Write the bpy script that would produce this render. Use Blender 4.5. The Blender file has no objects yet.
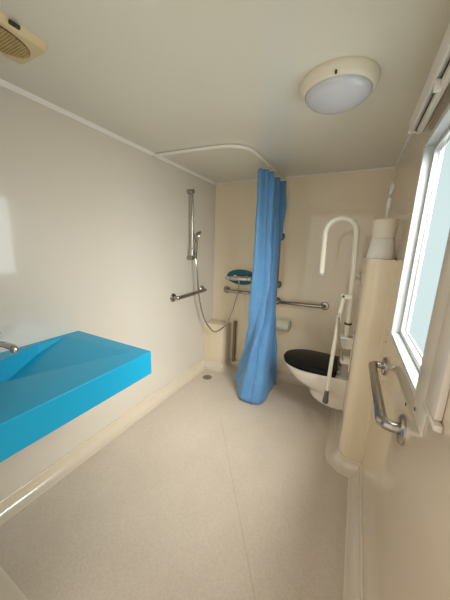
import bpy, bmesh, math, random
from mathutils import Vector, Matrix
from math import radians, sin, cos, pi
random.seed(4)
S = bpy.context.scene
C = S.collection

# ------------------------------------------------------------------ materials
def lin(r, g, b):
    def f(c):
        c /= 255.0
        return c / 12.92 if c <= .04045 else ((c + .055) / 1.055) ** 2.4
    return (f(r), f(g), f(b), 1)

def mat(name, col, rough=.4, metal=0, ior=1.5, coat=0, coat_rough=.05, noise=0, nscale=8, bump=0, bscale=60, detail=4, spec=None):
    m = bpy.data.materials.new(name); m.use_nodes = True
    nt = m.node_tree; b = nt.nodes['Principled BSDF']
    b.inputs['Base Color'].default_value = col
    b.inputs['Roughness'].default_value = rough
    b.inputs['Metallic'].default_value = metal
    b.inputs['IOR'].default_value = ior
    b.inputs['Coat Weight'].default_value = coat
    b.inputs['Coat Roughness'].default_value = coat_rough
    tc = nt.nodes.new('ShaderNodeTexCoord')
    if noise:
        n = nt.nodes.new('ShaderNodeTexNoise'); n.inputs['Scale'].default_value = nscale; n.inputs['Detail'].default_value = detail
        r = nt.nodes.new('ShaderNodeValToRGB')
        d = [max(0, c * (1 - noise)) for c in col[:3]]; l = [min(1, c * (1 + noise)) for c in col[:3]]
        r.color_ramp.elements[0].position = .3; r.color_ramp.elements[1].position = .7
        r.color_ramp.elements[0].color = (*d, 1); r.color_ramp.elements[1].color = (*l, 1)
        nt.links.new(tc.outputs['Object'], n.inputs['Vector']); nt.links.new(n.outputs['Fac'], r.inputs['Fac'])
        nt.links.new(r.outputs['Color'], b.inputs['Base Color'])
    if bump:
        n2 = nt.nodes.new('ShaderNodeTexNoise'); n2.inputs['Scale'].default_value = bscale; n2.inputs['Detail'].default_value = 3
        bp = nt.nodes.new('ShaderNodeBump'); bp.inputs['Strength'].default_value = bump; bp.inputs['Distance'].default_value = .01
        nt.links.new(tc.outputs['Object'], n2.inputs['Vector']); nt.links.new(n2.outputs['Fac'], bp.inputs['Height'])
        nt.links.new(bp.outputs['Normal'], b.inputs['Normal'])
    return m

M = {}
M['wall'] = mat('cream_moulded_wall', lin(224, 215, 201), .32, ior=1.55, coat=1.0, coat_rough=.045, noise=.012, nscale=2.5, bump=.02, bscale=4)
M['wall_warm_bounce'] = mat('cream_wall_warm_bounce', lin(250, 234, 204), .32, ior=1.55, coat=1.0, coat_rough=.045, noise=.012, nscale=2.5, bump=.02, bscale=4)  # same cream wall; warm bounced light painted into its base colour
M['wall_side'] = mat('cream_side_wall_warm_bounce', lin(218, 200, 174), .32, ior=1.55, coat=1.0, coat_rough=.045, noise=.012, nscale=2.5, bump=.02, bscale=4)  # same cream wall, darker: dim warm bounce is put into the colour
M['ceiling'] = mat('glossy_ceiling', lin(232, 229, 214), .32, ior=1.5, coat=.35, coat_rough=.12, noise=.012, nscale=2, bump=.02, bscale=4)
M['trimwhite'] = mat('white_bead', lin(246, 242, 234), .4)
M['boxing'] = mat('cream_boxing', lin(236, 219, 188), .28, ior=1.5, coat=.5, coat_rough=.08, noise=.012, nscale=3, bump=.02, bscale=5)
M['cove'] = mat('cream_cove', lin(226, 211, 190), .22, ior=1.5, coat=.5, coat_rough=.06)
M['turq'] = mat('turquoise_resin', lin(10, 166, 212), .38, ior=1.5, noise=.02, nscale=4)
M['chrome'] = mat('chrome', lin(205, 200, 195), .10, metal=1, noise=.03, nscale=10)
M['steel'] = mat('brushed_steel', lin(170, 165, 158), .22, metal=1, noise=.05, nscale=30)
M['white'] = mat('white_plastic', lin(236, 232, 224), .35, noise=.015, nscale=6)
M['cream'] = mat('cream_plastic', lin(232, 224, 204), .35, noise=.015, nscale=6)
M['railwhite'] = mat('white_coated_tube', lin(234, 228, 212), .3, noise=.01, nscale=6)
M['ceramic'] = mat('white_ceramic', lin(240, 234, 222), .12, coat=.5, coat_rough=.03, noise=.008, nscale=5)
M['black'] = mat('black_seat', lin(17, 17, 18), .42, ior=1.3, noise=.2, nscale=14)
M['rubber'] = mat('grey_rubber', lin(96, 92, 86), .6, noise=.08, nscale=40)
M['dark'] = mat('dark_plastic', lin(52, 48, 44), .5, noise=.1, nscale=20)
M['yellow'] = mat('yellowed_plastic', lin(226, 208, 160), .45, noise=.04, nscale=12)
M['brown'] = mat('dusty_grille', lin(198, 174, 118), .6, noise=.12, nscale=30)
M['browndark'] = mat('grille_shadow_gap', lin(112, 94, 62), .8, noise=.15, nscale=30)
M['diffuser'] = mat('opal_diffuser', lin(206, 206, 212), .22, coat=.3, noise=.02, nscale=5)
M['teal'] = mat('teal_plate', lin(10, 112, 128), .25, noise=.06, nscale=10)
M['frame'] = mat('white_window_frame', lin(200, 203, 202), .3, noise=.01, nscale=6)
M['blind'] = mat('blind_white', lin(222, 216, 204), .4, noise=.02, nscale=8)
M['taupe'] = mat('taupe_strip', lin(150, 128, 102), .4, noise=.05, nscale=10)
M['greyplastic'] = mat('grey_plastic', lin(186, 184, 176), .4, noise=.03, nscale=10)
M['seam'] = mat('vinyl_weld_seam', lin(188, 172, 152), .5, noise=.05, nscale=20)
SEAM = [(-.86, 1.68), (-.705, 1.468), (-.376, 1.005), (-.10, .62)]
M['paper'] = mat('cream_roll_cover', lin(222, 216, 190), .4, noise=.03, nscale=10)
M['trimwall'] = mat('pale_trim', lin(226, 216, 202), .28, coat=.4, coat_rough=.1, noise=.01, nscale=4)

def floor_mat():
    m = mat('vinyl_floor', lin(205, 188, 165), .6, ior=1.45)
    nt = m.node_tree; b = nt.nodes['Principled BSDF']; L = nt.links
    tc = nt.nodes.new('ShaderNodeTexCoord')
    big = nt.nodes.new('ShaderNodeTexNoise'); big.inputs['Scale'].default_value = 3.2; big.inputs['Detail'].default_value = 6
    fine = nt.nodes.new('ShaderNodeTexNoise'); fine.inputs['Scale'].default_value = 130; fine.inputs['Detail'].default_value = 2
    L.new(tc.outputs['Object'], big.inputs['Vector']); L.new(tc.outputs['Object'], fine.inputs['Vector'])
    r1 = nt.nodes.new('ShaderNodeValToRGB')
    r1.color_ramp.elements[0].position = .3; r1.color_ramp.elements[0].color = lin(214, 199, 181)
    r1.color_ramp.elements[1].position = .7; r1.color_ramp.elements[1].color = lin(223, 208, 191)
    L.new(big.outputs['Fac'], r1.inputs['Fac'])
    r2 = nt.nodes.new('ShaderNodeValToRGB')
    r2.color_ramp.elements[0].position = .3; r2.color_ramp.elements[0].color = (.88, .87, .86, 1)
    r2.color_ramp.elements[1].position = .7; r2.color_ramp.elements[1].color = (1, 1, 1, 1)
    L.new(fine.outputs['Fac'], r2.inputs['Fac'])
    mx = nt.nodes.new('ShaderNodeMix'); mx.data_type = 'RGBA'; mx.blend_type = 'MULTIPLY'; mx.inputs['Factor'].default_value = 1
    L.new(r1.outputs['Color'], mx.inputs['A']); L.new(r2.outputs['Color'], mx.inputs['B'])
    L.new(mx.outputs['Result'], b.inputs['Base Color'])
    bp = nt.nodes.new('ShaderNodeBump'); bp.inputs['Strength'].default_value = .08; bp.inputs['Distance'].default_value = .004
    L.new(fine.outputs['Fac'], bp.inputs['Height']); L.new(bp.outputs['Normal'], b.inputs['Normal'])
    return m
M['floor'] = floor_mat()

def curtain_mat():
    m = mat('blue_curtain', lin(94, 150, 202), .55, noise=.06, nscale=9, bump=.4, bscale=26)
    b = m.node_tree.nodes['Principled BSDF']
    b.inputs['Sheen Weight'].default_value = .15
    b.inputs['Subsurface Weight'].default_value = 0
    return m
M['curtain'] = curtain_mat()

def pane_mat():
    # frosted glass: scatters daylight (its own glow) and lets part of it straight through
    m = bpy.data.materials.new('frosted_daylit_glass'); m.use_nodes = True
    nt = m.node_tree; b = nt.nodes['Principled BSDF']; L = nt.links; out = nt.nodes['Material Output']
    b.inputs['Base Color'].default_value = (.02, .02, .02, 1); b.inputs['Roughness'].default_value = .3; b.inputs['Specular IOR Level'].default_value = 0
    tc = nt.nodes.new('ShaderNodeTexCoord')
    n = nt.nodes.new('ShaderNodeTexNoise'); n.inputs['Scale'].default_value = 2.0; n.inputs['Detail'].default_value = 2
    L.new(tc.outputs['Object'], n.inputs['Vector'])
    r = nt.nodes.new('ShaderNodeValToRGB')
    r.color_ramp.elements[0].position = .3; r.color_ramp.elements[0].color = (.44, .72, .77, 1)
    r.color_ramp.elements[1].position = .75; r.color_ramp.elements[1].color = (.54, .82, .87, 1)
    L.new(n.outputs['Fac'], r.inputs['Fac']); L.new(r.outputs['Color'], b.inputs['Emission Color'])
    b.inputs['Emission Strength'].default_value = PANE
    tr = nt.nodes.new('ShaderNodeBsdfTransparent'); tr.inputs['Color'].default_value = (.95, .975, .975, 1)
    mx = nt.nodes.new('ShaderNodeMixShader'); mx.inputs['Fac'].default_value = .6
    L.new(b.outputs['BSDF'], mx.inputs[1]); L.new(tr.outputs['BSDF'], mx.inputs[2]); L.new(mx.outputs['Shader'], out.inputs['Surface'])
    return m
PANE = .74
DAY = 165
M['pane'] = pane_mat()

# ------------------------------------------------------------------ mesh helpers
WLOC = {}
def smooth(bm, ang=35):
    bm.normal_update()
    for f in bm.faces: f.smooth = True
    for e in bm.edges:
        if len(e.link_faces) == 2 and e.calc_face_angle(0) > radians(ang): e.smooth = False

def obj(name, bm, m, parent=None, loc=None, ang=35, recalc=True):
    if recalc: bmesh.ops.recalc_face_normals(bm, faces=bm.faces[:])
    smooth(bm, ang)
    me = bpy.data.meshes.new(name)
    xs = [v.co for v in bm.verts]
    if loc is None:
        lo = Vector((min(v.x for v in xs), min(v.y for v in xs), min(v.z for v in xs)))
        hi = Vector((max(v.x for v in xs), max(v.y for v in xs), max(v.z for v in xs)))
        loc = Vector(((lo.x + hi.x) / 2, (lo.y + hi.y) / 2, lo.z))
    loc = Vector(loc)
    for v in bm.verts: v.co -= loc
    bm.to_mesh(me); bm.free()
    o = bpy.data.objects.new(name, me); C.objects.link(o)
    me.materials.append(M[m])
    if parent:
        o.parent = parent; o.location = loc - WLOC[parent.name]
    else: o.location = loc
    WLOC[o.name] = loc
    return o

def thing(name, label, cat, loc, group=None):
    o = bpy.data.objects.new(name, None); C.objects.link(o)
    o.empty_display_size = .05
    o.location = loc; WLOC[o.name] = Vector(loc)
    return tag(o, label, cat, group)

def tag(o, label, cat, group=None):
    o['label'] = label; o['category'] = cat
    if group: o['group'] = group
    return o

def struct(name, bm, m, label=None, parent=None, ang=35):
    o = obj(name, bm, m, parent, ang=ang)
    o['kind'] = 'structure'
    if label: o['label'] = label
    return o

def add_box(bm, x0, x1, y0, y1, z0, z1, bev=0, seg=2):
    r = bmesh.ops.create_cube(bm, size=1)
    for v in r['verts']:
        v.co = Vector((x0 + (v.co.x + .5) * (x1 - x0), y0 + (v.co.y + .5) * (y1 - y0), z0 + (v.co.z + .5) * (z1 - z0)))
    if bev:
        es = list({e for v in r['verts'] for e in v.link_edges})
        bmesh.ops.bevel(bm, geom=es, offset=bev, segments=seg, profile=.5, affect='EDGES')
    return bm

def box(*a, **k): return add_box(bmesh.new(), *a, **k)

def fillet(pts, r, n=8):
    pts = [Vector(p) for p in pts]; out = [pts[0]]
    for a, b, c in zip(pts, pts[1:], pts[2:]):
        u = (a - b).normalized(); w = (c - b).normalized()
        ang = u.angle(w); 
        if ang > pi - 1e-3: out.append(b); continue
        t = min(r / math.tan(ang / 2), (a - b).length * .49, (c - b).length * .49); rr = t * math.tan(ang / 2)
        ctr = b + (u + w).normalized() * (rr / sin(ang / 2))
        p0 = b + u * t; p1 = b + w * t
        v0 = p0 - ctr; v1 = p1 - ctr; th = v0.angle(v1)
        for i in range(n + 1):
            s = i / n
            out.append(ctr + (v0 * sin((1 - s) * th) + v1 * sin(s * th)) / sin(th))
    out.append(pts[-1]); return out

def add_tube(bm, pts, r, seg=16, cap=True, radii=None):
    pts = [Vector(p) for p in pts]
    n = len(pts); up = None; rings = []
    for i, p in enumerate(pts):
        t = (pts[min(i + 1, n - 1)] - pts[max(i - 1, 0)]).normalized()
        if up is None:
            up = t.orthogonal().normalized()
        else:
            up = (up - t * up.dot(t)).normalized()
        s = t.cross(up); rad = radii[i] if radii else r
        rings.append([bm.verts.new(p + (up * cos(2 * pi * k / seg) + s * sin(2 * pi * k / seg)) * rad) for k in range(seg)])
    for a, b in zip(rings, rings[1:]):
        for k in range(seg): bm.faces.new((a[k], a[(k + 1) % seg], b[(k + 1) % seg], b[k]))
    if cap: bm.faces.new(rings[0][::-1]); bm.faces.new(rings[-1])
    return bm
def tube(*a, **k): return add_tube(bmesh.new(), *a, **k)

def add_lathe(bm, prof, origin=(0, 0, 0), axis=(0, 0, 1), seg=40, sx=1, sy=1):
    """prof: list of (radius, height) along axis"""
    ax = Vector(axis).normalized(); q = Vector((0, 0, 1)).rotation_difference(ax).to_matrix()
    o = Vector(origin); rings = []
    for r, h in prof:
        if r < 1e-6: rings.append([bm.verts.new(o + q @ Vector((0, 0, h)))])
        else: rings.append([bm.verts.new(o + q @ Vector((r * sx * cos(2 * pi * k / seg), r * sy * sin(2 * pi * k / seg), h))) for k in range(seg)])
    for a, b in zip(rings, rings[1:]):
        for k in range(seg):
            k2 = (k + 1) % seg
            if len(a) == 1 and len(b) == 1: continue
            if len(a) == 1: bm.faces.new((a[0], b[k2], b[k]))
            elif len(b) == 1: bm.faces.new((a[k], a[k2], b[0]))
            else: bm.faces.new((a[k], a[k2], b[k2], b[k]))
    for rg in (rings[0], rings[-1]):
        if len(rg) > 1 and rings[0] is not rings[-1]:
            try: bm.faces.new(rg)
            except ValueError: pass
    return bm
def lathe(*a, **k): return add_lathe(bmesh.new(), *a, **k)

def add_sweep(bm, prof, frames, cap=True):
    """prof: closed list of (a, b); frames: list of (origin, da, db)"""
    rings = [[bm.verts.new(Vector(o) + Vector(da) * a + Vector(db) * b) for a, b in prof] for o, da, db in frames]
    n = len(prof)
    for A, B in zip(rings, rings[1:]):
        for k in range(n): bm.faces.new((A[k], A[(k + 1) % n], B[(k + 1) % n], B[k]))
    if cap: bm.faces.new(rings[0][::-1]); bm.faces.new(rings[-1])
    return bm
def sweep(*a, **k): return add_sweep(bmesh.new(), *a, **k)

def add_prism(bm, poly, z0, z1):
    a = [bm.verts.new((x, y, z0)) for x, y in poly]; b = [bm.verts.new((x, y, z1)) for x, y in poly]
    n = len(poly)
    for k in range(n): bm.faces.new((a[k], a[(k + 1) % n], b[(k + 1) % n], b[k]))
    bm.faces.new(a[::-1]); bm.faces.new(b)
    return bm

def rotate(bm, verts, mtx, ctr):
    ctr = Vector(ctr)
    for v in verts: v.co = mtx @ (v.co - ctr) + ctr

# ------------------------------------------------------------------ room
XL, XR, YB, YF, ZC = -1.493, .194, 2.613, .20, 2.10
T = .10
WY0, WY1, WZ0, WZ1 = .800, 1.425, 1.018, 1.872          # window opening
struct('floor', box(XL - T, XR + T, -1.6, YB + T, -.08, 0), 'floor', 'beige vinyl wet room floor')
struct('ceiling', box(XL - T, XR + T, .02, YB + T, ZC, ZC + .08), 'ceiling', 'glossy pale ceiling panel')
struct('wall_left', box(XL - T, XL, .02, YB + T, 0, ZC), 'wall', 'glossy cream wall behind the washbasin')
struct('wall_back', box(XL, XR, YB, YB + T, 0, ZC), 'wall_warm_bounce', 'cream wall at the far end of the room')
bm = bmesh.new()
for a in ((.02, WY0, 0, ZC), (WY1, YB + T, 0, ZC), (WY0, WY1, 0, WZ0), (WY0, WY1, WZ1, ZC)):
    add_box(bm, XR, XR + .064, *a)
struct('wall_right', bm, 'wall_side', 'cream wall with the frosted window')
bm = bmesh.new()
add_box(bm, XL, -.85, .08, YF, 0, ZC); add_box(bm, -.85, XR, .08, YF, 2.02, ZC)
struct('wall_front', bm, 'wall', 'wall around the doorway')

def cove_prof(r=.085, lip=.008, h=None):
    # a: away from wall, b: up; a rounded lip on the wall, a concave sweep, a feather edge on the floor
    h = h or r + .012; q = min(lip * .8, .008)
    p = [(0, 0), (0, h)]
    for i in range(0, 6):
        t = i / 5 * pi / 2
        p.append((lip - q + q * sin(t), h - q + q * cos(t)))
    for i in range(0, 11):
        t = i / 10 * pi / 2
        p.append((lip + r - r * cos(t), r + .003 - r * sin(t)))
    p += [(lip + r + .004, .0015), (lip + r + .006, 0)]
    return p
def straight_cove(name, p0, p1, da):
    return struct(name, sweep(cove_prof(.050, .011, .080), [(p0, da, (0, 0, 1)), (p1, da, (0, 0, 1))]), 'cove', ang=50)
straight_cove('baseboard_left', (XL, YF, 0), (XL, YB, 0), (1, 0, 0))
straight_cove('baseboard_back', (XL, YB, 0), (.04, YB, 0), (0, -1, 0))
straight_cove('baseboard_right', (XR, .02, 0), (XR, 1.66, 0), (-1, 0, 0))
struct('baseboard_front', sweep(cove_prof(.10, .011), [((XL, YF, 0), (0, 1, 0), (0, 0, 1)), ((-.85, YF, 0), (0, 1, 0), (0, 0, 1))]), 'cove', ang=50)

bm = bmesh.new()
for (xa_, ya_), (xb_, yb_) in zip(SEAM, SEAM[1:]):
    d_ = Vector((yb_ - ya_, xa_ - xb_)).normalized() * .0012
    vs_ = [bm.verts.new((x_ + k_ * d_.x, y_ + k_ * d_.y, z_)) for z_ in (0, .0006) for x_, y_, k_ in ((xa_, ya_, -1), (xa_, ya_, 1), (xb_, yb_, 1), (xb_, yb_, -1))]
    for q_ in ((0, 1, 2, 3), (4, 5, 6, 7), (0, 1, 5, 4), (1, 2, 6, 5), (2, 3, 7, 6), (3, 0, 4, 7)): bm.faces.new([vs_[i_] for i_ in q_])
struct('trim_7', bm, 'seam', 'fine welded seam in the vinyl floor')

# white beads between walls and ceiling
bp = [(0, 0), (.016, 0), (.016, -.005), (.010, -.014), (.006, -.022), (0, -.022)]
struct('trim_1', sweep(bp, [((XL, YF, ZC), (1, 0, 0), (0, 0, 1)), ((XL, YB, ZC), (1, 0, 0), (0, 0, 1))]), 'trimwhite')
bp2 = [(0, 0), (.010, 0), (.010, -.004), (.005, -.012), (0, -.012)]
struct('trim_2', sweep(bp2, [((XL, YB, ZC), (0, -1, 0), (0, 0, 1)), ((XR, YB, ZC), (0, -1, 0), (0, 0, 1))]), 'trimwhite')
struct('trim_3', sweep(bp2, [((XR, .02, ZC), (-1, 0, 0), (0, 0, 1)), ((XR, YB, ZC), (-1, 0, 0), (0, 0, 1))]), 'trimwhite')

# door-side casing strips on the right wall, near side of the window
bm = bmesh.new()
add_box(bm, XR - .004, XR, .69, WY0 - .003, .985, ZC - .014, .0015)
struct('trim_4', bm, 'trimwall', 'pale casing strip beside the window')
bm = bmesh.new()
add_box(bm, XR - .014, XR, .60, .68, 1.085, ZC - .014, .004)
struct('trim_5', bm, 'trimwall', 'second casing strip beside the window')
struct('trim_6', box(XR - .016, XR, .585, .69, 1.068, 1.084, .005), 'trimwall', 'small ledge under the casing strips')

# window
def rect_ring(y0, y1, z0, z1, w, x0, x1, bev=.003):
    bm = bmesh.new()
    add_box(bm, x0, x1, y0, y0 + w, z0, z1, bev); add_box(bm, x0, x1, y1 - w, y1, z0, z1, bev)
    add_box(bm, x0, x1, y0 + w - .001, y1 - w + .001, z0, z0 + w, bev); add_box(bm, x0, x1, y0 + w - .001, y1 - w + .001, z1 - w, z1, bev)
    return bm
fr = struct('window_1', rect_ring(WY0, WY1, WZ0, WZ1, .022, XR - .001, XR + .0635, .002), 'frame', 'white framed frosted glass window')
sa = obj('window_sash', rect_ring(WY0 + .02, WY1 - .02, WZ0 + .02, WZ1 - .02, .022, XR + .032, XR + .063), 'frame', fr)
sa['kind'] = 'structure'
pn = obj('window_pane', box(XR + .0555, XR + .062, WY0 + .04, WY1 - .04, WZ0 + .04, WZ1 - .04), 'pane', fr)
pn['kind'] = 'structure'; pn['label'] = 'frosted glass pane'
gk = obj('window_seal', rect_ring(WY0 + .044, WY1 - .044, WZ0 + .044, WZ1 - .044, .005, XR + .05, XR + .056, .001), 'greyplastic', fr)
gk['kind'] = 'structure'

# ------------------------------------------------------------------ cistern boxing (carries toilet, fold up rail, brush)
BX, BY, BZ, BR = .052, 1.652, 1.377, .075
def box_path(off=0, n=14):
    """plan outline of the boxing from the back wall, round the corner, to the right wall; off = outward offset"""
    pts = [(BX - off, YB - .0005, (-1, 0))]
    for i in range(n + 1):
        t = i / n * pi / 2
        d = (-cos(t), -sin(t))
        pts.append((BX + BR + d[0] * (BR + off), BY + BR + d[1] * (BR + off), d))
    pts.append((XR - .0005, BY - off, (0, -1)))
    return pts
cb = thing('cistern_boxing', 'cream round-cornered boxing behind the toilet, reaching chest height', 'boxing', (.115, 2.1, 0))
bm = bmesh.new()
poly = [(p[0], p[1]) for p in box_path()] + [(XR - .0005, YB - .0005)]
add_prism(bm, poly, 0, BZ)
te = [e for e in bm.edges if all(abs(v.co.z - BZ) < 1e-5 for v in e.verts)]
bmesh.ops.bevel(bm, geom=te, offset=.006, segments=3, profile=.5, affect='EDGES')
obj('body', bm, 'boxing', cb, ang=40)
cp = cove_prof(.062, .010)
o = obj('base_cove', sweep(cp, [((p[0], p[1], 0), (p[2][0], p[2][1], 0), (0, 0, 1)) for p in box_path()]), 'cove', cb, ang=50)
bm = bmesh.new()
add_lathe(bm, [(0, .0), (.02, 0), (.02, .004), (.011, .008), (.010, .026), (.013, .030), (.012, .036), (0, .038)], (BX, 2.40, 1.19), (-1, 0, 0), 20)
add_box(bm, BX - .03, BX, 2.385, 2.415, 1.215, 1.245, .006)
tag(obj('wall_hook', bm, 'cream'), 'small cream wall hook on the side of the tall boxing', 'hook')

struct('trim_8', tube([(XR - .001, BY - .001, .09), (XR - .001, BY - .001, BZ - .006)], .005, 12), 'boxing', 'sealant bead where the boxing meets the right wall')

# small boxing in the shower corner
sb = thing('pipe_boxing', 'low cream round-cornered boxing in the shower corner', 'boxing', (-1.38, 2.52, 0))
PX, PY, PZ, PR = -1.235, 2.44, .535, .06
def pb_path(n=12):
    pts = [(XL, PY, (0, -1))]
    for i in range(n + 1):
        t = i / n * pi / 2; d = (sin(t), -cos(t))
        pts.append((PX - PR + d[0] * PR, PY + PR + d[1] * PR, d))
    pts.append((PX, YB, (1, 0)))
    return pts
bm = bmesh.new(); add_prism(bm, [(p[0], p[1]) for p in pb_path()] + [(XL, YB)], 0, PZ)
te = [e for e in bm.edges if all(abs(v.co.z - PZ) < 1e-5 for v in e.verts)]
bmesh.ops.bevel(bm, geom=te, offset=.008, segments=3, profile=.5, affect='EDGES')
obj('body', bm, 'boxing', sb, ang=40)
obj('base_cove', sweep(cove_prof(.07), [((p[0], p[1], 0), (p[2][0], p[2][1], 0), (0, 0, 1)) for p in pb_path()]), 'cove', sb, ang=50)
dp = tag(obj('corner_strip', lathe([(0, 0), (.019, 0), (.019, .50), (.015, .508), (0, .508)], (-1.175, YB - .021, .06), seg=20), 'taupe'),  # taupe cylinder standing in for a dark strip beside the boxing
         'short taupe vertical strip beside the low corner boxing', 'pipe')

# ------------------------------------------------------------------ washbasin
SX0, SX1, SY0, SY1, SZ0, SZ1 = XL, -.889, YF, .922, .745, .87
sk = thing('washbasin', 'turquoise wall-mounted washbasin with a faceted bowl', 'washbasin', ((SX0 + SX1) / 2, (SY0 + SY1) / 2, SZ0))
bm = bmesh.new()
V = lambda x, y, z: bm.verts.new((x, y, z))
# outer top ring (clockwise seen from above): back-right, front-right, front-left, back-left
o_t = [V(SX0, SY1, SZ1), V(SX1, SY1, SZ1), V(SX1, SY0, SZ1), V(SX0, SY0, SZ1)]
o_b = [V(SX0, SY1, SZ0), V(SX1, SY1, SZ0), V(SX1, SY0, SZ0), V(SX0, SY0, SZ0)]
A = V(-1.462, .826, SZ1); B = V(-.972, .862, SZ1); C2 = V(-1.222, .270, SZ1); D2 = V(-1.345, .270, SZ1); D = V(-1.386, .496, SZ1); E_ = V(-1.462, .690, SZ1)
P = V(-1.432, .650, .825); Q = V(-1.235, .490, .776); G1 = V(-1.225, .390, .766); G2 = V(-1.315, .420, .768)
br, frn, fl, bl = o_t
for f in ((br, frn, B, A), (frn, fl, C2, B), (fl, bl, D2, C2), (bl, br, A, E_, D, D2)):
    bm.faces.new(f)
for f in ((A, B, Q, P), (A, P, E_), (E_, P, G2, D), (P, Q, G1, G2), (D, G2, D2), (D2, G2, G1, C2), (C2, G1, Q, B)):
    bm.faces.new(f)
for k in range(4):
    k2 = (k + 1) % 4
    bm.faces.new((o_t[k], o_b[k], o_b[k2], o_t[k2]))
bm.faces.new(o_b)
bmesh.ops.triangulate(bm, faces=[f for f in bm.faces if len(f.verts) > 4])
bmesh.ops.recalc_face_normals(bm, faces=bm.faces[:])
es = [e for e in bm.edges if len(e.link_faces) == 2 and e.calc_face_angle(0) > radians(6) and all(v.co.x > XL + .001 for v in e.verts)]
bmesh.ops.bevel(bm, geom=es, offset=.0035, segments=2, profile=.5, affect='EDGES')
obj('basin', bm, 'turq', sk, ang=9)
obj('drain_plug', lathe([(0, 0), (.02, 0), (.02, .003), (.016, .005), (0, .006)], (-1.262, .425, .768), seg=24), 'chrome', sk)

tp = thing('basin_tap', 'chrome lever tap on the turquoise washbasin', 'tap', (-1.432, .475, SZ1))
obj('body', lathe([(0, 0), (.027, 0), (.027, .006), (.023, .010), (.022, .105), (.019, .112), (0, .112)], (-1.432, .475, SZ1), seg=28), 'chrome', tp)
bm = tube(fillet([(-1.432, .475, .955), (-1.30, .478, .972), (-1.225, .48, .972), (-1.222, .48, .955)], .018), .0135, 14)
obj('spout', bm, 'chrome', tp)
bm = bmesh.new(); r = bmesh.ops.create_cube(bm, size=1)
for v in r['verts']: v.co = Vector((-1.395 + v.co.x * .11, .475 + v.co.y * (.034 if v.co.x < 0 else .022), 1.0 + v.co.z * .014 + v.co.x * .028))
bmesh.ops.bevel(bm, geom=bm.edges[:], offset=.005, segments=3, profile=.5, affect='EDGES')
obj('lever', bm, 'chrome', tp)

# ------------------------------------------------------------------ ceiling: vent and lamp
cv = thing('ceiling_vent', 'yellowed plastic extractor vent on the ceiling', 'vent', (-1.165, .52, ZC))
VX0, VX1, VY0, VY1 = -1.262, -1.072, .36, .655
bm = bmesh.new()
r = bmesh.ops.create_cube(bm, size=1)
for v in r['verts']:
    ins = .008 if v.co.z < 0 else 0
    v.co = Vector(((VX0 + VX1) / 2 + v.co.x * (VX1 - VX0 - 2 * ins), (VY0 + VY1) / 2 + v.co.y * (VY1 - VY0 - 2 * ins), ZC - .011 + v.co.z * .022))
ve = [e for e in bm.edges if abs(e.verts[0].co.z - e.verts[1].co.z) > .01]
bmesh.ops.bevel(bm, geom=ve, offset=.018, segments=4, profile=.5, affect='EDGES')
be = [e for e in bm.edges if all(v.co.z < ZC - .02 for v in e.verts)]
bmesh.ops.bevel(bm, geom=be, offset=.004, segments=2, profile=.5, affect='EDGES')
obj('cover', bm, 'yellow', cv)
vc = Vector((-1.168, .515, ZC - .022))
obj('recess', lathe([(0, 0), (1, 0), (1, -.0025), (.97, -.003), (0, -.003)], vc, seg=40, sx=.072, sy=.115), 'browndark', cv)
bm = bmesh.new()
for i in range(-12, 13):
    y = i * .0088
    hw = .068 * math.sqrt(max(0, 1 - (y / .112) ** 2))
    if hw > .006: add_box(bm, vc.x - hw, vc.x + hw, vc.y + y - .0024, vc.y + y + .0024, vc.z - .006, vc.z - .002)
for i in range(-7, 8):
    x = i * .009
    hh = .112 * math.sqrt(max(0, 1 - (x / .068) ** 2))
    if hh > .006: add_box(bm, vc.x + x - .0014, vc.x + x + .0014, vc.y - hh, vc.y + hh, vc.z - .0055, vc.z - .0025)
obj('grille', bm, 'brown', cv)
obj('clip', box(-1.078, -1.066, .530, .560, ZC - .014, ZC - .004, .002), 'dark', cv)

lp = thing('ceiling_lamp', 'round white bulkhead lamp with opal diffuser, switched off, on the ceiling', 'lamp', (-.158, 1.285, ZC))
LC = (-.158, 1.285, ZC)
obj('base_ring', lathe([(0, 0), (.150, 0), (.152, -.004), (.152, -.014), (.149, -.020), (.144, -.034), (.136, -.043), (.1305, -.045), (.1285, -.042), (.1285, -.03), (0, -.03)], LC, seg=64), 'cream', lp)
obj('diffuser', lathe([(.128, -.028), (.128, -.046), (.124, -.055), (.112, -.066), (.092, -.076), (.068, -.083), (.04, -.088), (.014, -.090), (0, -.0902)], LC, seg=64), 'diffuser', lp)
bm = bmesh.new()
add_box(bm, LC[0] + .000, LC[0] + .008, LC[1] - .1465, LC[1] - .139, ZC - .0445, ZC - .032, .0015)
obj('screw', bm, 'dark', lp)

# ------------------------------------------------------------------ curtain rail and curtain
RX, RYC, RZ = -.735, 1.69, 2.085
cr = thing('curtain_rail', 'white angled shower curtain rail running below the ceiling', 'rail', (-1.0, 1.9, RZ))
path = fillet([(XL, 1.635, RZ), (-1.1, 1.655, RZ), (RX - .01, RYC, RZ), (RX, 2.2, RZ), (RX, YB, RZ)], .20, 14)
rp = [(-.007, -.008), (.007, -.008), (.007, .008), (-.007, .008)]
frames = []
for i, p in enumerate(path):
    t = (path[min(i + 1, len(path) - 1)] - path[max(i - 1, 0)]).normalized()
    frames.append((p, Vector((0, 0, 1)).cross(t).normalized(), (0, 0, 1)))
obj('rail', sweep(rp, frames), 'trimwhite', cr)
obj('wall_bracket', box(XL, XL + .03, 1.617, 1.655, RZ - .020, ZC - .022, .003), 'white', cr)
obj('wall_bracket', box(RX - .02, RX + .02, YB - .016, YB, RZ - .022, ZC - .012, .003), 'white', cr)

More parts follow.
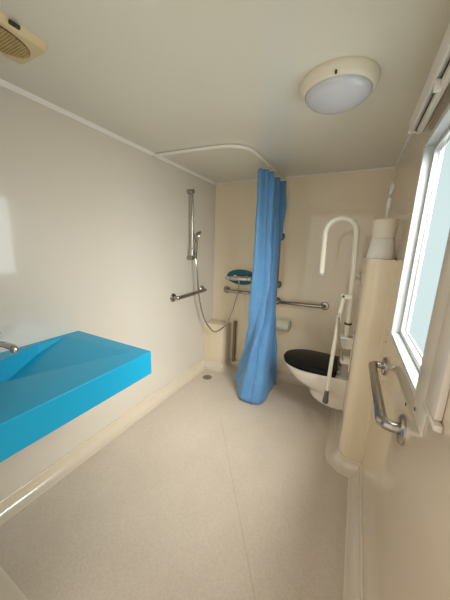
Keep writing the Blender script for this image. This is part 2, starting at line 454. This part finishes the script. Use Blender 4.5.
def catmull(P, s):
    n = len(P) - 1; x = min(max(s, 0), 1) * n; i = min(int(x), n - 1); t = x - i
    p0, p1, p2, p3 = P[max(i - 1, 0)], P[i], P[i + 1], P[min(i + 2, n)]
    return .5 * ((2 * p1) + (-p0 + p2) * t + (2 * p0 - 5 * p1 + 4 * p2 - p3) * t * t + (-p0 + 3 * p1 - 3 * p2 + p3) * t ** 3)
LV = [  # z, plan key points, pleat amplitude
    (2.045, [(-.815, 2.12), (-.755, 2.16), (-.740, 2.36), (-.735, 2.525)], .046),
    (1.95, [(-.810, 2.11), (-.745, 2.15), (-.735, 2.35), (-.730, 2.52)], .048),
    (1.5, [(-.785, 2.13), (-.730, 2.14), (-.712, 2.32), (-.700, 2.48)], .044),
    (1.1, [(-.775, 2.15), (-.715, 2.13), (-.690, 2.28), (-.672, 2.45)], .042),
    (.75, [(-.795, 2.19), (-.725, 2.10), (-.675, 2.22), (-.640, 2.43)], .034),
    (.45, [(-.86, 2.28), (-.770, 2.08), (-.665, 2.12), (-.615, 2.42)], .028),
    (.20, [(-.97, 2.40), (-.830, 2.06), (-.652, 2.04), (-.60, 2.40)], .018),
    (.012, [(-1.06, 2.47), (-.880, 2.06), (-.645, 1.985), (-.580, 2.40)], .012)]
def lv_at(z):
    for a, b in zip(LV, LV[1:]):
        if a[0] >= z >= b[0]:
            t = (a[0] - z) / (a[0] - b[0])
            return [Vector(p).lerp(Vector(q), t) for p, q in zip(a[1], b[1])], a[2] + (b[2] - a[2]) * t
    return [Vector(p) for p in LV[-1][1]], LV[-1][2]
NS, NZ, NP = 180, 70, 3.6
sc = thing('shower_curtain', 'blue gathered shower curtain hanging to the floor', 'curtain', (-.77, 2.25, 0))
bm = bmesh.new(); grid = []
for j in range(NZ + 1):
    z = 2.045 + (.012 - 2.045) * (j / NZ)
    K, amp = lv_at(z); row = []
    for i in range(NS + 1):
        s = i / NS
        p = catmull(K, s); q = catmull(K, min(s + .01, 1)); q0 = catmull(K, max(s - .01, 0))
        t = (q - q0).normalized(); nrm = Vector((-t.y, t.x))
        ph = 2 * pi * NP * (s ** .92) + .55 * sin(2.2 * z + 3 * s)
        sp = sin(ph); w = 1.0 * math.copysign(abs(sp) ** .8, sp) + .38 * sin(2 * ph + 1.1 + 1.2 * z) + .18 * sin(3.3 * ph + 2 * z)
        p2 = p + nrm * amp * w * (1.0 + .25 * sin(5.1 * s + 1.3)) + t * amp * .55 * cos(ph)
        wr = .0045 * sin(9 * z + 14 * s) + .003 * sin(23 * z - 19 * s + 1)
        zz = z
        if j == 0: zz = z - .014 * (1 - abs(cos(ph / 2)))        # sag between hooks
        hem = max(0, 1 - z / .25)
        zz += hem * (.020 * (1 + sin(7 * s + .6)) * .5)
        row.append(bm.verts.new((p2.x + nrm.x * wr, p2.y + nrm.y * wr, zz)))
    grid.append(row)
for a, b in zip(grid, grid[1:]):
    for i in range(NS): bm.faces.new((a[i], a[i + 1], b[i + 1], b[i]))
fb = obj('fabric', bm, 'curtain', sc, ang=180, recalc=False)
so = fb.modifiers.new('thickness', 'SOLIDIFY'); so.thickness = .002; so.offset = 0
for y in (2.13, 2.21, 2.29, 2.37, 2.45, 2.53):
    bm = bmesh.new()
    add_tube(bm, [(RX, y + .011 * cos(a), RZ - .030 + .017 * sin(a)) for a in [2 * pi * k / 16 for k in range(17)]], .0022, 8)
    add_box(bm, RX - .006, RX + .006, y - .005, y + .005, RZ - .017, RZ - .010, .001)
    obj('curtain_hook', bm, 'white', sc)

# ------------------------------------------------------------------ grab rails
def flange(bm_c, c, ax, r=.036):
    ax = Vector(ax)
    return lathe([(0, 0), (r, 0), (r, .006), (r * .86, .012), (r * .5, .014), (0, .014)], c, ax, 32)
def grab_rail(label, a, b, n, stand, r=.018, mt='steel', fr_=.041, group='wall grab rails', inset=0):
    """a, b: flange centres on the wall; n: outward normal"""
    a, b, n = Vector(a), Vector(b), Vector(n)
    t = thing('grab_rail', label, 'grab rail', (a + b) / 2, group)
    d = (b - a).normalized()
    pts = fillet([a + n * .004, a + n * stand + d * inset, b + n * stand - d * inset, b + n * .004], .035, 8)
    obj('rail', tube(pts, r, 18), mt, t)
    for c in (a, b): obj('flange', flange(None, c, n, fr_), mt, t)
    return t
grab_rail('steel grab rail on the left shower wall', (XL, 1.85, .929), (XL, 2.355, .943), (1, 0, 0), .055)
grab_rail('steel grab rail on the far wall, below the shower mixer, running behind the curtain', (-1.308, YB, .925), (-.80, YB, .922), (0, -1, 0), .055)
grab_rail('steel grab rail on the far wall, between the curtain and the toilet', (-.70, YB, .868), (-.222, YB, .876), (0, -1, 0), .055)
grab_rail('upright steel grab rail half hidden by the curtain edge', (-.705, YB, 1.045), (-.712, YB, 1.535), (0, -1, 0), .055)
grab_rail('shiny steel grab rail on the right wall under the window', (XR, .866, .880), (XR, 1.418, .856), (-1, 0, 0), .056, .0175, 'steel', .046)

# ------------------------------------------------------------------ shower: riser rail, handset, hose, mixer
RRX, RRY = XL + .05, 2.085
rr = thing('shower_riser_rail', 'chrome shower riser rail on the left wall', 'shower rail', (XL, RRY, 1.27))
obj('pole', tube([(RRX, RRY, 1.295), (RRX, RRY, 1.92)], .012, 16), 'steel', rr)
for z in (1.91, 1.295):
    bm = tube([(XL, RRY, z), (RRX + .018, RRY, z)], .020, 20)
    bmesh.ops.bevel(bm, geom=[e for e in bm.edges if all(v.co.x > RRX + .017 for v in e.verts)], offset=.004, segments=2, affect='EDGES')
    obj('wall_bracket', bm, 'steel', rr)
bm = bmesh.new()
add_tube(bm, [(RRX, RRY, 1.325), (RRX, RRY, 1.372)], .026, 20)
add_tube(bm, [(RRX, RRY, 1.345), (RRX + .01, RRY + .032, 1.345)], .019, 16)
obj('slider', bm, 'chrome', rr)
hs = thing('hand_shower', 'chrome hand shower clipped to the riser rail', 'shower head', (RRX + .012, RRY + .06, 1.34))
h0 = Vector((RRX + .020, RRY + .036, 1.290)); h1 = Vector((RRX + .030, RRY + .026, 1.43)); h2 = Vector((RRX + .048, RRY + .022, 1.505))
hp = [h0, h0.lerp(h1, .35), h0.lerp(h1, .7), h1, h1.lerp(h2, .6)]
obj('handle', tube(hp, .012, 16, radii=[.012, .017, .017, .016, .016]), 'steel', hs)
hd = Vector((.75, .55, -.35)).normalized()
obj('spray_head', lathe([(0, -.024), (.026, -.020), (.050, -.004), (.059, .008), (.058, .016), (.052, .019), (0, .020)], h2, hd, 32), 'steel', hs)

MXC = Vector((-1.125, YB, 1.078))
mx = thing('shower_mixer', 'chrome shower mixer on a teal oval plate, far wall', 'mixer', (-1.13, YB, 1.0))
obj('back_plate', lathe([(0, 0), (.985, 0), (1, .004), (1, .010), (.98, .014), (0, .016)], (-1.128, YB, 1.085), (0, -1, 0), 48, sx=.182, sy=.086), 'teal', mx)
bm = tube([(-1.225, YB - .09, 1.074), (-1.205, YB - .09, 1.074), (-1.035, YB - .09, 1.083), (-1.02, YB - .09, 1.083)], .021, 22, radii=[.020, .026, .026, .026])
obj('body', bm, 'chrome', mx)
obj('handle', tube([(-1.285, YB - .09, 1.071), (-1.275, YB - .09, 1.071), (-1.245, YB - .09, 1.073), (-1.226, YB - .09, 1.074)], .015, 22, radii=[.008, .016, .023, .023]), 'chrome', mx)
obj('handle', tube([(-1.019, YB - .09, 1.083), (-1.005, YB - .09, 1.084), (-.975, YB - .09, 1.086)], .019, 22, radii=[.023, .026, .025]), 'chrome', mx)
for x in (-1.195, -1.055):
    obj('inlet', lathe([(0, .012), (.028, .012), (.028, .018), (.016, .022), (.014, .085), (0, .085)], (x, YB, 1.079), (0, -1, 0), 24), 'chrome', mx)
obj('outlet', tube([(-1.115, YB - .09, 1.068), (-1.115, YB - .09, 1.040)], .010, 16), 'chrome', mx)

hk = [Vector(p) for p in ((h0.x, h0.y, h0.z), (-1.408, 2.125, 1.19), (-1.400, 2.155, .91), (-1.400, 2.25, .665), (-1.365, 2.33, .52), (-1.305, 2.37, .475), (-1.212, 2.43, .56), (-1.158, 2.47, .72), (-1.128, 2.506, .89), (-1.115, YB - .09, 1.039))]
hose = []
for i in range(len(hk) * 10 + 1): hose.append(catmull(hk, i / (len(hk) * 10)))
tag(obj('shower_hose', tube(hose, .0068, 10), 'steel'), 'metal shower hose looping from the hand shower to the mixer', 'hose')

# floor drain
fd = thing('floor_drain', 'round steel drain in the shower floor', 'drain', (-1.300, 2.19, 0))
obj('ring', lathe([(.036, .0), (.052, 0), (.052, .0025), (.049, .004), (.040, .004), (.036, .002)], (-1.300, 2.19, 0), seg=36), 'steel', fd)
obj('grate', lathe([(0, .001), (.037, .001), (.037, .0025), (0, .0025)], (-1.300, 2.19, 0), seg=36), 'rubber', fd)
bm = bmesh.new()
for i in range(-3, 4):
    hw = .034 * math.sqrt(max(0, 1 - (i / 3.6) ** 2))
    add_box(bm, -1.3 - hw, -1.3 + hw, 2.19 + i * .009 - .0022, 2.19 + i * .009 + .0022, .0022, .0036)
obj('slat', bm, 'steel', fd)

# toilet roll holder behind curtain edge
tr = thing('toilet_roll_holder', 'cream cylindrical toilet roll holder on the far wall', 'toilet roll holder', (-.61, YB, .63))
obj('cover', lathe([(0, 0), (.060, 0), (.064, .004), (.064, .163), (.060, .168), (0, .168)], (-.70, YB - .068, .632), (1, 0, 0), 40), 'paper', tr)
obj('end_cap', lathe([(0, 0), (.052, 0), (.050, .007), (.016, .009), (.014, .006), (0, .006)], (-.532, YB - .068, .632), (1, 0, 0), 40), 'greyplastic', tr)
obj('mounting_plate', box(-.69, -.54, YB - .010, YB, .575, .69, .004), 'cream', tr)

# ------------------------------------------------------------------ toilet
TYC, TDZ = 2.145, .013
to = thing('toilet', 'white wall-hung toilet with a black lid', 'toilet', (-.20, TYC, .12))
def outline(xf, hw, xb, n=40):
    """D outline, tip at xf, flat end at xb"""
    pts = []
    L = xb - xf
    xm = xf + L * .58
    for i in range(n + 1):
        t = -pi / 2 + pi * i / n      # front curve from -y to +y
        c, s_ = cos(t), sin(t)
        pts.append((xm - (xm - xf) * (abs(c) ** .95), TYC + hw * math.copysign(abs(s_) ** .90, s_)))
    pts.append((xm + (xb - xm) * .5, TYC + hw * .985)); pts.append((xb, TYC + hw * .90))
    pts.append((xb, TYC - hw * .90)); pts.append((xm + (xb - xm) * .5, TYC - hw * .985))
    return pts
def loft(rings, cap0=True, cap1=True):
    bm = bmesh.new(); R = [[bm.verts.new(p) for p in r] for r in rings]
    n = len(R[0])
    for a, b in zip(R, R[1:]):
        for k in range(n): bm.faces.new((a[k], a[(k + 1) % n], b[(k + 1) % n], b[k]))
    if cap0: bm.faces.new(R[0][::-1])
    if cap1: bm.faces.new(R[-1])
    return bm
secs = [(.445, -.452, .183), (.438, -.456, .187), (.41, -.448, .186), (.38, -.424, .181), (.35, -.402, .172), (.32, -.370, .160), (.29, -.318, .145), (.265, -.266, .128), (.245, -.238, .115), (.215, -.230, .108), (.18, -.214, .102), (.155, -.185, .095), (.138, -.140, .086), (.130, -.06, .078)]
rings = [[(x, y, z + TDZ) for x, y in outline(xf, hw, BX - .001)] for z, xf, hw in secs]
obj('bowl', loft(rings), 'ceramic', to, ang=60)
def slab(z0, z1, xf, hw, xb, dome=0, rr_=.008):
    rg = []
    for z, ins in ((z0, rr_ * .6), (z0 + rr_ * .5, 0), (z1 - rr_, 0), (z1 - rr_ * .3, rr_ * .4), (z1, rr_ * 1.4)):
        rg.append([(x, y, z) for x, y in outline(xf + ins, hw - ins, xb - ins)])
    if dome:
        for f, dz in ((.75, .5), (.45, .85), (.12, 1)):
            cx = (xf + xb) / 2
            rg.append([(cx + (x - cx) * f, TYC + (y - TYC) * f, z1 + dome * dz) for x, y in outline(xf + rr_ * 1.4, hw - rr_ * 1.4, xb - rr_ * 1.4)])
    return loft(rg)
obj('seat', slab(.447 + TDZ, .466 + TDZ, -.464, .194, -.033), 'black', to, ang=50)
obj('lid', slab(.468 + TDZ, .490 + TDZ, -.470, .200, -.028, dome=.012, rr_=.010), 'black', to, ang=50)
for dy in (-.075, .075):
    obj('hinge', tube([(-.012, TYC + dy - .025, .477), (-.012, TYC + dy + .025, .477)], .013, 16), 'steel', to)
obj('fixing_cap', lathe([(0, 0), (.013, 0), (.012, .005), (0, .007)], (-.055, TYC - .160, .33), (-.1, -1, 0), 20), 'cream', to)

# ------------------------------------------------------------------ fold-up support rail (folded up)
RY = 1.86
fu = thing('fold_up_rail', 'white fold-up support rail raised beside the toilet', 'support rail', (BX, RY, .62))
zt, xa, xb_ = 1.622, -.020, -.208
rad = (xa - xb_) / 2; cx = (xa + xb_) / 2
pts = [(.004, RY, .775), (.0, RY, 1.10), (xa, RY, zt - rad)]
for i in range(1, 17):
    t = pi * i / 16; pts.append((cx + rad * cos(t), RY, zt - rad + rad * sin(t)))
pts.append((xb_ + .002, RY, 1.40)); pts.append((xb_ + .005, RY, 1.262))
obj('arm', tube(pts, .0175, 18), 'railwhite', fu)
obj('end_cap', lathe([(0, 0), (.0175, 0), (.0175, .012), (.013, .016), (0, .016)], (xb_ + .005, RY, 1.262), (0, 0, -1), 20), 'greyplastic', fu)
obj('wall_plate', box(BX - .009, BX - .001, RY - .045, RY + .045, .60, .87, .004), 'railwhite', fu)
for s_ in (-1, 1): obj('hinge_bracket', box(-.030, BX - .006, RY + s_ * .026 - .004, RY + s_ * .026 + .004, .76, .84, .002), 'railwhite', fu)
obj('pivot', tube([(-.012, RY - .042, .802), (-.012, RY + .036, .802)], .026, 24), 'greyplastic', fu)
for s_ in (-1, 1): obj('lower_bracket', box(-.012, BX - .006, RY + s_ * .020 - .004, RY + s_ * .020 + .004, .645, .69, .002), 'railwhite', fu)
obj('collar', lathe([(.0178, -.006), (.023, -.006), (.023, .006), (.0178, .006), (.0178, -.006)], (.0035, RY, .93), seg=20), 'dark', fu)
lg = obj('support_leg', tube([(-.044, RY - .032, 1.121), (-.056, RY - .032, .985), (-.066, RY - .032, .70), (-.072, RY - .032, .405)], .0135, 16), 'railwhite', fu)
obj('rubber_foot', lathe([(0, .10), (.0145, .10), (.0155, .06), (.019, .035), (.021, .012), (.019, 0), (0, 0)], (-.0735, RY - .032, .32), (.015, 0, 1), 22), 'rubber', lg)
bm = bmesh.new(); add_box(bm, -.060, .006, RY - .046, RY - .024, 1.104, 1.134, .004)
obj('leg_clamp', bm, 'railwhite', fu)
obj('clamp_bolt', tube([(-.046, RY - .054, 1.121), (-.046, RY - .02, 1.121)], .008, 12), 'dark', fu)
obj('joint_knob', tube([(-.056, RY - .056, .985), (-.056, RY - .018, .985)], .014, 16), 'steel', fu)
obj('stay_rod', tube([(-.056, RY - .052, .985), (-.046, RY - .050, .86), (.002, RY - .030, .672)], .006, 10), 'steel', fu)

# ------------------------------------------------------------------ toilet brush and holder on the boxing
HX, HY = .121, 1.745
bh = thing('toilet_brush_holder', 'white tapered toilet brush holder standing on the tall boxing', 'brush holder', (HX, HY, BZ))
obj('base', lathe([(0, 0), (.070, 0), (.0725, .004), (.0705, .02), (.060, .108), (.057, .114), (0, .114)], (HX, HY, BZ), seg=40), 'white', bh)
obj('cup', lathe([(.050, .112), (.0575, .116), (.0585, .122), (.0645, .208), (.0640, .216), (.058, .222), (.012, .224), (.012, .215), (0, .215)], (HX, HY, BZ), seg=40), 'cream', bh)
tb = thing('toilet_brush', 'white toilet brush handle sticking out of its holder', 'toilet brush', (HX, HY, BZ + .20))
obj('handle', tube([(HX, HY, BZ + .200), (HX, HY, BZ + .25), (HX + .001, HY, BZ + .30), (HX + .003, HY, BZ + .36), (HX + .004, HY, BZ + .385)], .008, 14, radii=[.006, .006, .010, .0075, .0085]), 'white', tb)
obj('grip_ring', lathe([(.0075, -.012), (.0098, -.010), (.0098, .010), (.0075, .012)], (HX + .003, HY, BZ + .345), seg=16), 'greyplastic', tb)
obj('hanging_loop', tube([(HX - .002, HY, BZ + .383), (HX - .002, HY, BZ + .405), (HX + .004, HY, BZ + .413), (HX + .010, HY, BZ + .405), (HX + .010, HY, BZ + .383)], .0035, 10), 'white', tb)

# ------------------------------------------------------------------ roller blind over the window
bl_ = thing('roller_blind', 'white rolled-up blind cassette above the window', 'blind', (XR - .03, 1.1, 1.92))
BY0, BY1 = .50, 1.46
prof = [(0, 0), (.054, 0), (.061, -.008), (.061, -.050), (.055, -.060), (.047, -.060), (.050, -.052), (.004, -.052), (.004, -.060), (0, -.060)]
obj('cassette', sweep(prof, [((XR, BY0, 1.992), (-1, 0, 0), (0, 0, 1)), ((XR, BY1, 1.992), (-1, 0, 0), (0, 0, 1))]), 'blind', bl_)
obj('end_cap', box(XR - .062, XR, BY1, BY1 + .008, 1.930, 1.993, .003), 'white', bl_)
obj('bottom_bar', box(XR - .036, XR - .016, BY0 + .01, BY1 - .03, 1.908, 1.932, .006), 'blind', bl_)
obj('roll', tube([(XR - .026, BY0 + .01, 1.936), (XR - .026, BY1 - .01, 1.936)], .012, 16), 'dark', bl_)
bm = bmesh.new(); add_box(bm, XR - .050, XR - .030, 1.07, 1.082, 1.900, 1.934, .003)
obj('clip', bm, 'white', bl_)

# screw caps round the window corners
scr = lathe([(0, 0), (.0055, 0), (.005, .0025), (0, .003)], (XR + .001, 1.53, .945), (-1, 0, 0), 16)
s0 = tag(obj('screw_cap', scr, 'dark', loc=(XR + .001, 1.53, .945)), 'dark screw head above the far end of the grab rail under the window', 'screw', 'screw heads around the window')
for (x, y, z), lb in (((XR + .001, 1.50, .995), 'small dark screw head just below the far bottom corner of the window'),
                      ((XR - .003, .778, 1.005), 'dark screw head on the pale casing strip near the window corner'),
                      ((XR + .001, .895, .952), 'dark screw head above the near flange of the grab rail under the window')):
    c = s0.copy(); C.objects.link(c); c.location = (x, y, z); c['label'] = lb

# ------------------------------------------------------------------ light
w = bpy.data.worlds.new('World'); S.world = w; w.use_nodes = True
bg = w.node_tree.nodes['Background']
bg.inputs['Color'].default_value = (1.0, .94, .86, 1)
bg.inputs['Strength'].default_value = 1.1

# daylight arriving through the window
ld = bpy.data.lights.new('window_daylight', 'AREA'); ld.shape = 'RECTANGLE'; ld.size = 1.3; ld.size_y = 1.0
ld.energy = DAY; ld.color = (1.0, .975, .94); ld.spread = radians(118)
lo = bpy.data.objects.new('window_daylight', ld); C.objects.link(lo)
lo.location = (XR + .58, (WY0 + WY1) / 2 - .14, (WZ0 + WZ1) / 2 + .52)
lo.rotation_euler = Vector((-cos(radians(22)), sin(radians(24)), -.88)).to_track_quat('-Z', 'X').to_euler()

lg2 = bpy.data.lights.new('window_glow', 'AREA'); lg2.shape = 'RECTANGLE'; lg2.size = WZ1 - WZ0 - .085; lg2.size_y = WY1 - WY0 - .085
lg2.energy = 5.5; lg2.color = (.96, .985, 1.0); lg2.spread = radians(120)
lo2 = bpy.data.objects.new('window_glow', lg2); C.objects.link(lo2)
lo2.location = (XR + .068, (WY0 + WY1) / 2, (WZ0 + WZ1) / 2); lo2.rotation_euler = (0, radians(90), 0)

# ------------------------------------------------------------------ camera
f_px, yaw, pitch, roll, hcam = 251.9, radians(26.95), radians(11.96), radians(2.0), 1.416
Fv = Vector((-sin(yaw) * cos(pitch), cos(yaw) * cos(pitch), -sin(pitch))); rv = Vector((cos(yaw), sin(yaw), 0)); uv = rv.cross(Fv)
Rv = rv * cos(roll) + uv * sin(roll); Uv = -rv * sin(roll) + uv * cos(roll)
cam = bpy.data.cameras.new('Camera'); co = bpy.data.objects.new('Camera', cam); C.objects.link(co)
m = Matrix((Rv, Uv, -Fv)).transposed().to_4x4(); m.translation = Vector((0, 0, hcam)); co.matrix_world = m
cam.sensor_fit = 'HORIZONTAL'; cam.sensor_width = 36; cam.lens = f_px / 450 * 36
cam.clip_start = .01
S.camera = co
S.view_settings.view_transform = 'Standard'; S.view_settings.look = 'None'; S.view_settings.gamma = 1
S.view_settings.use_curve_mapping = False
S.view_settings.exposure = 0.2
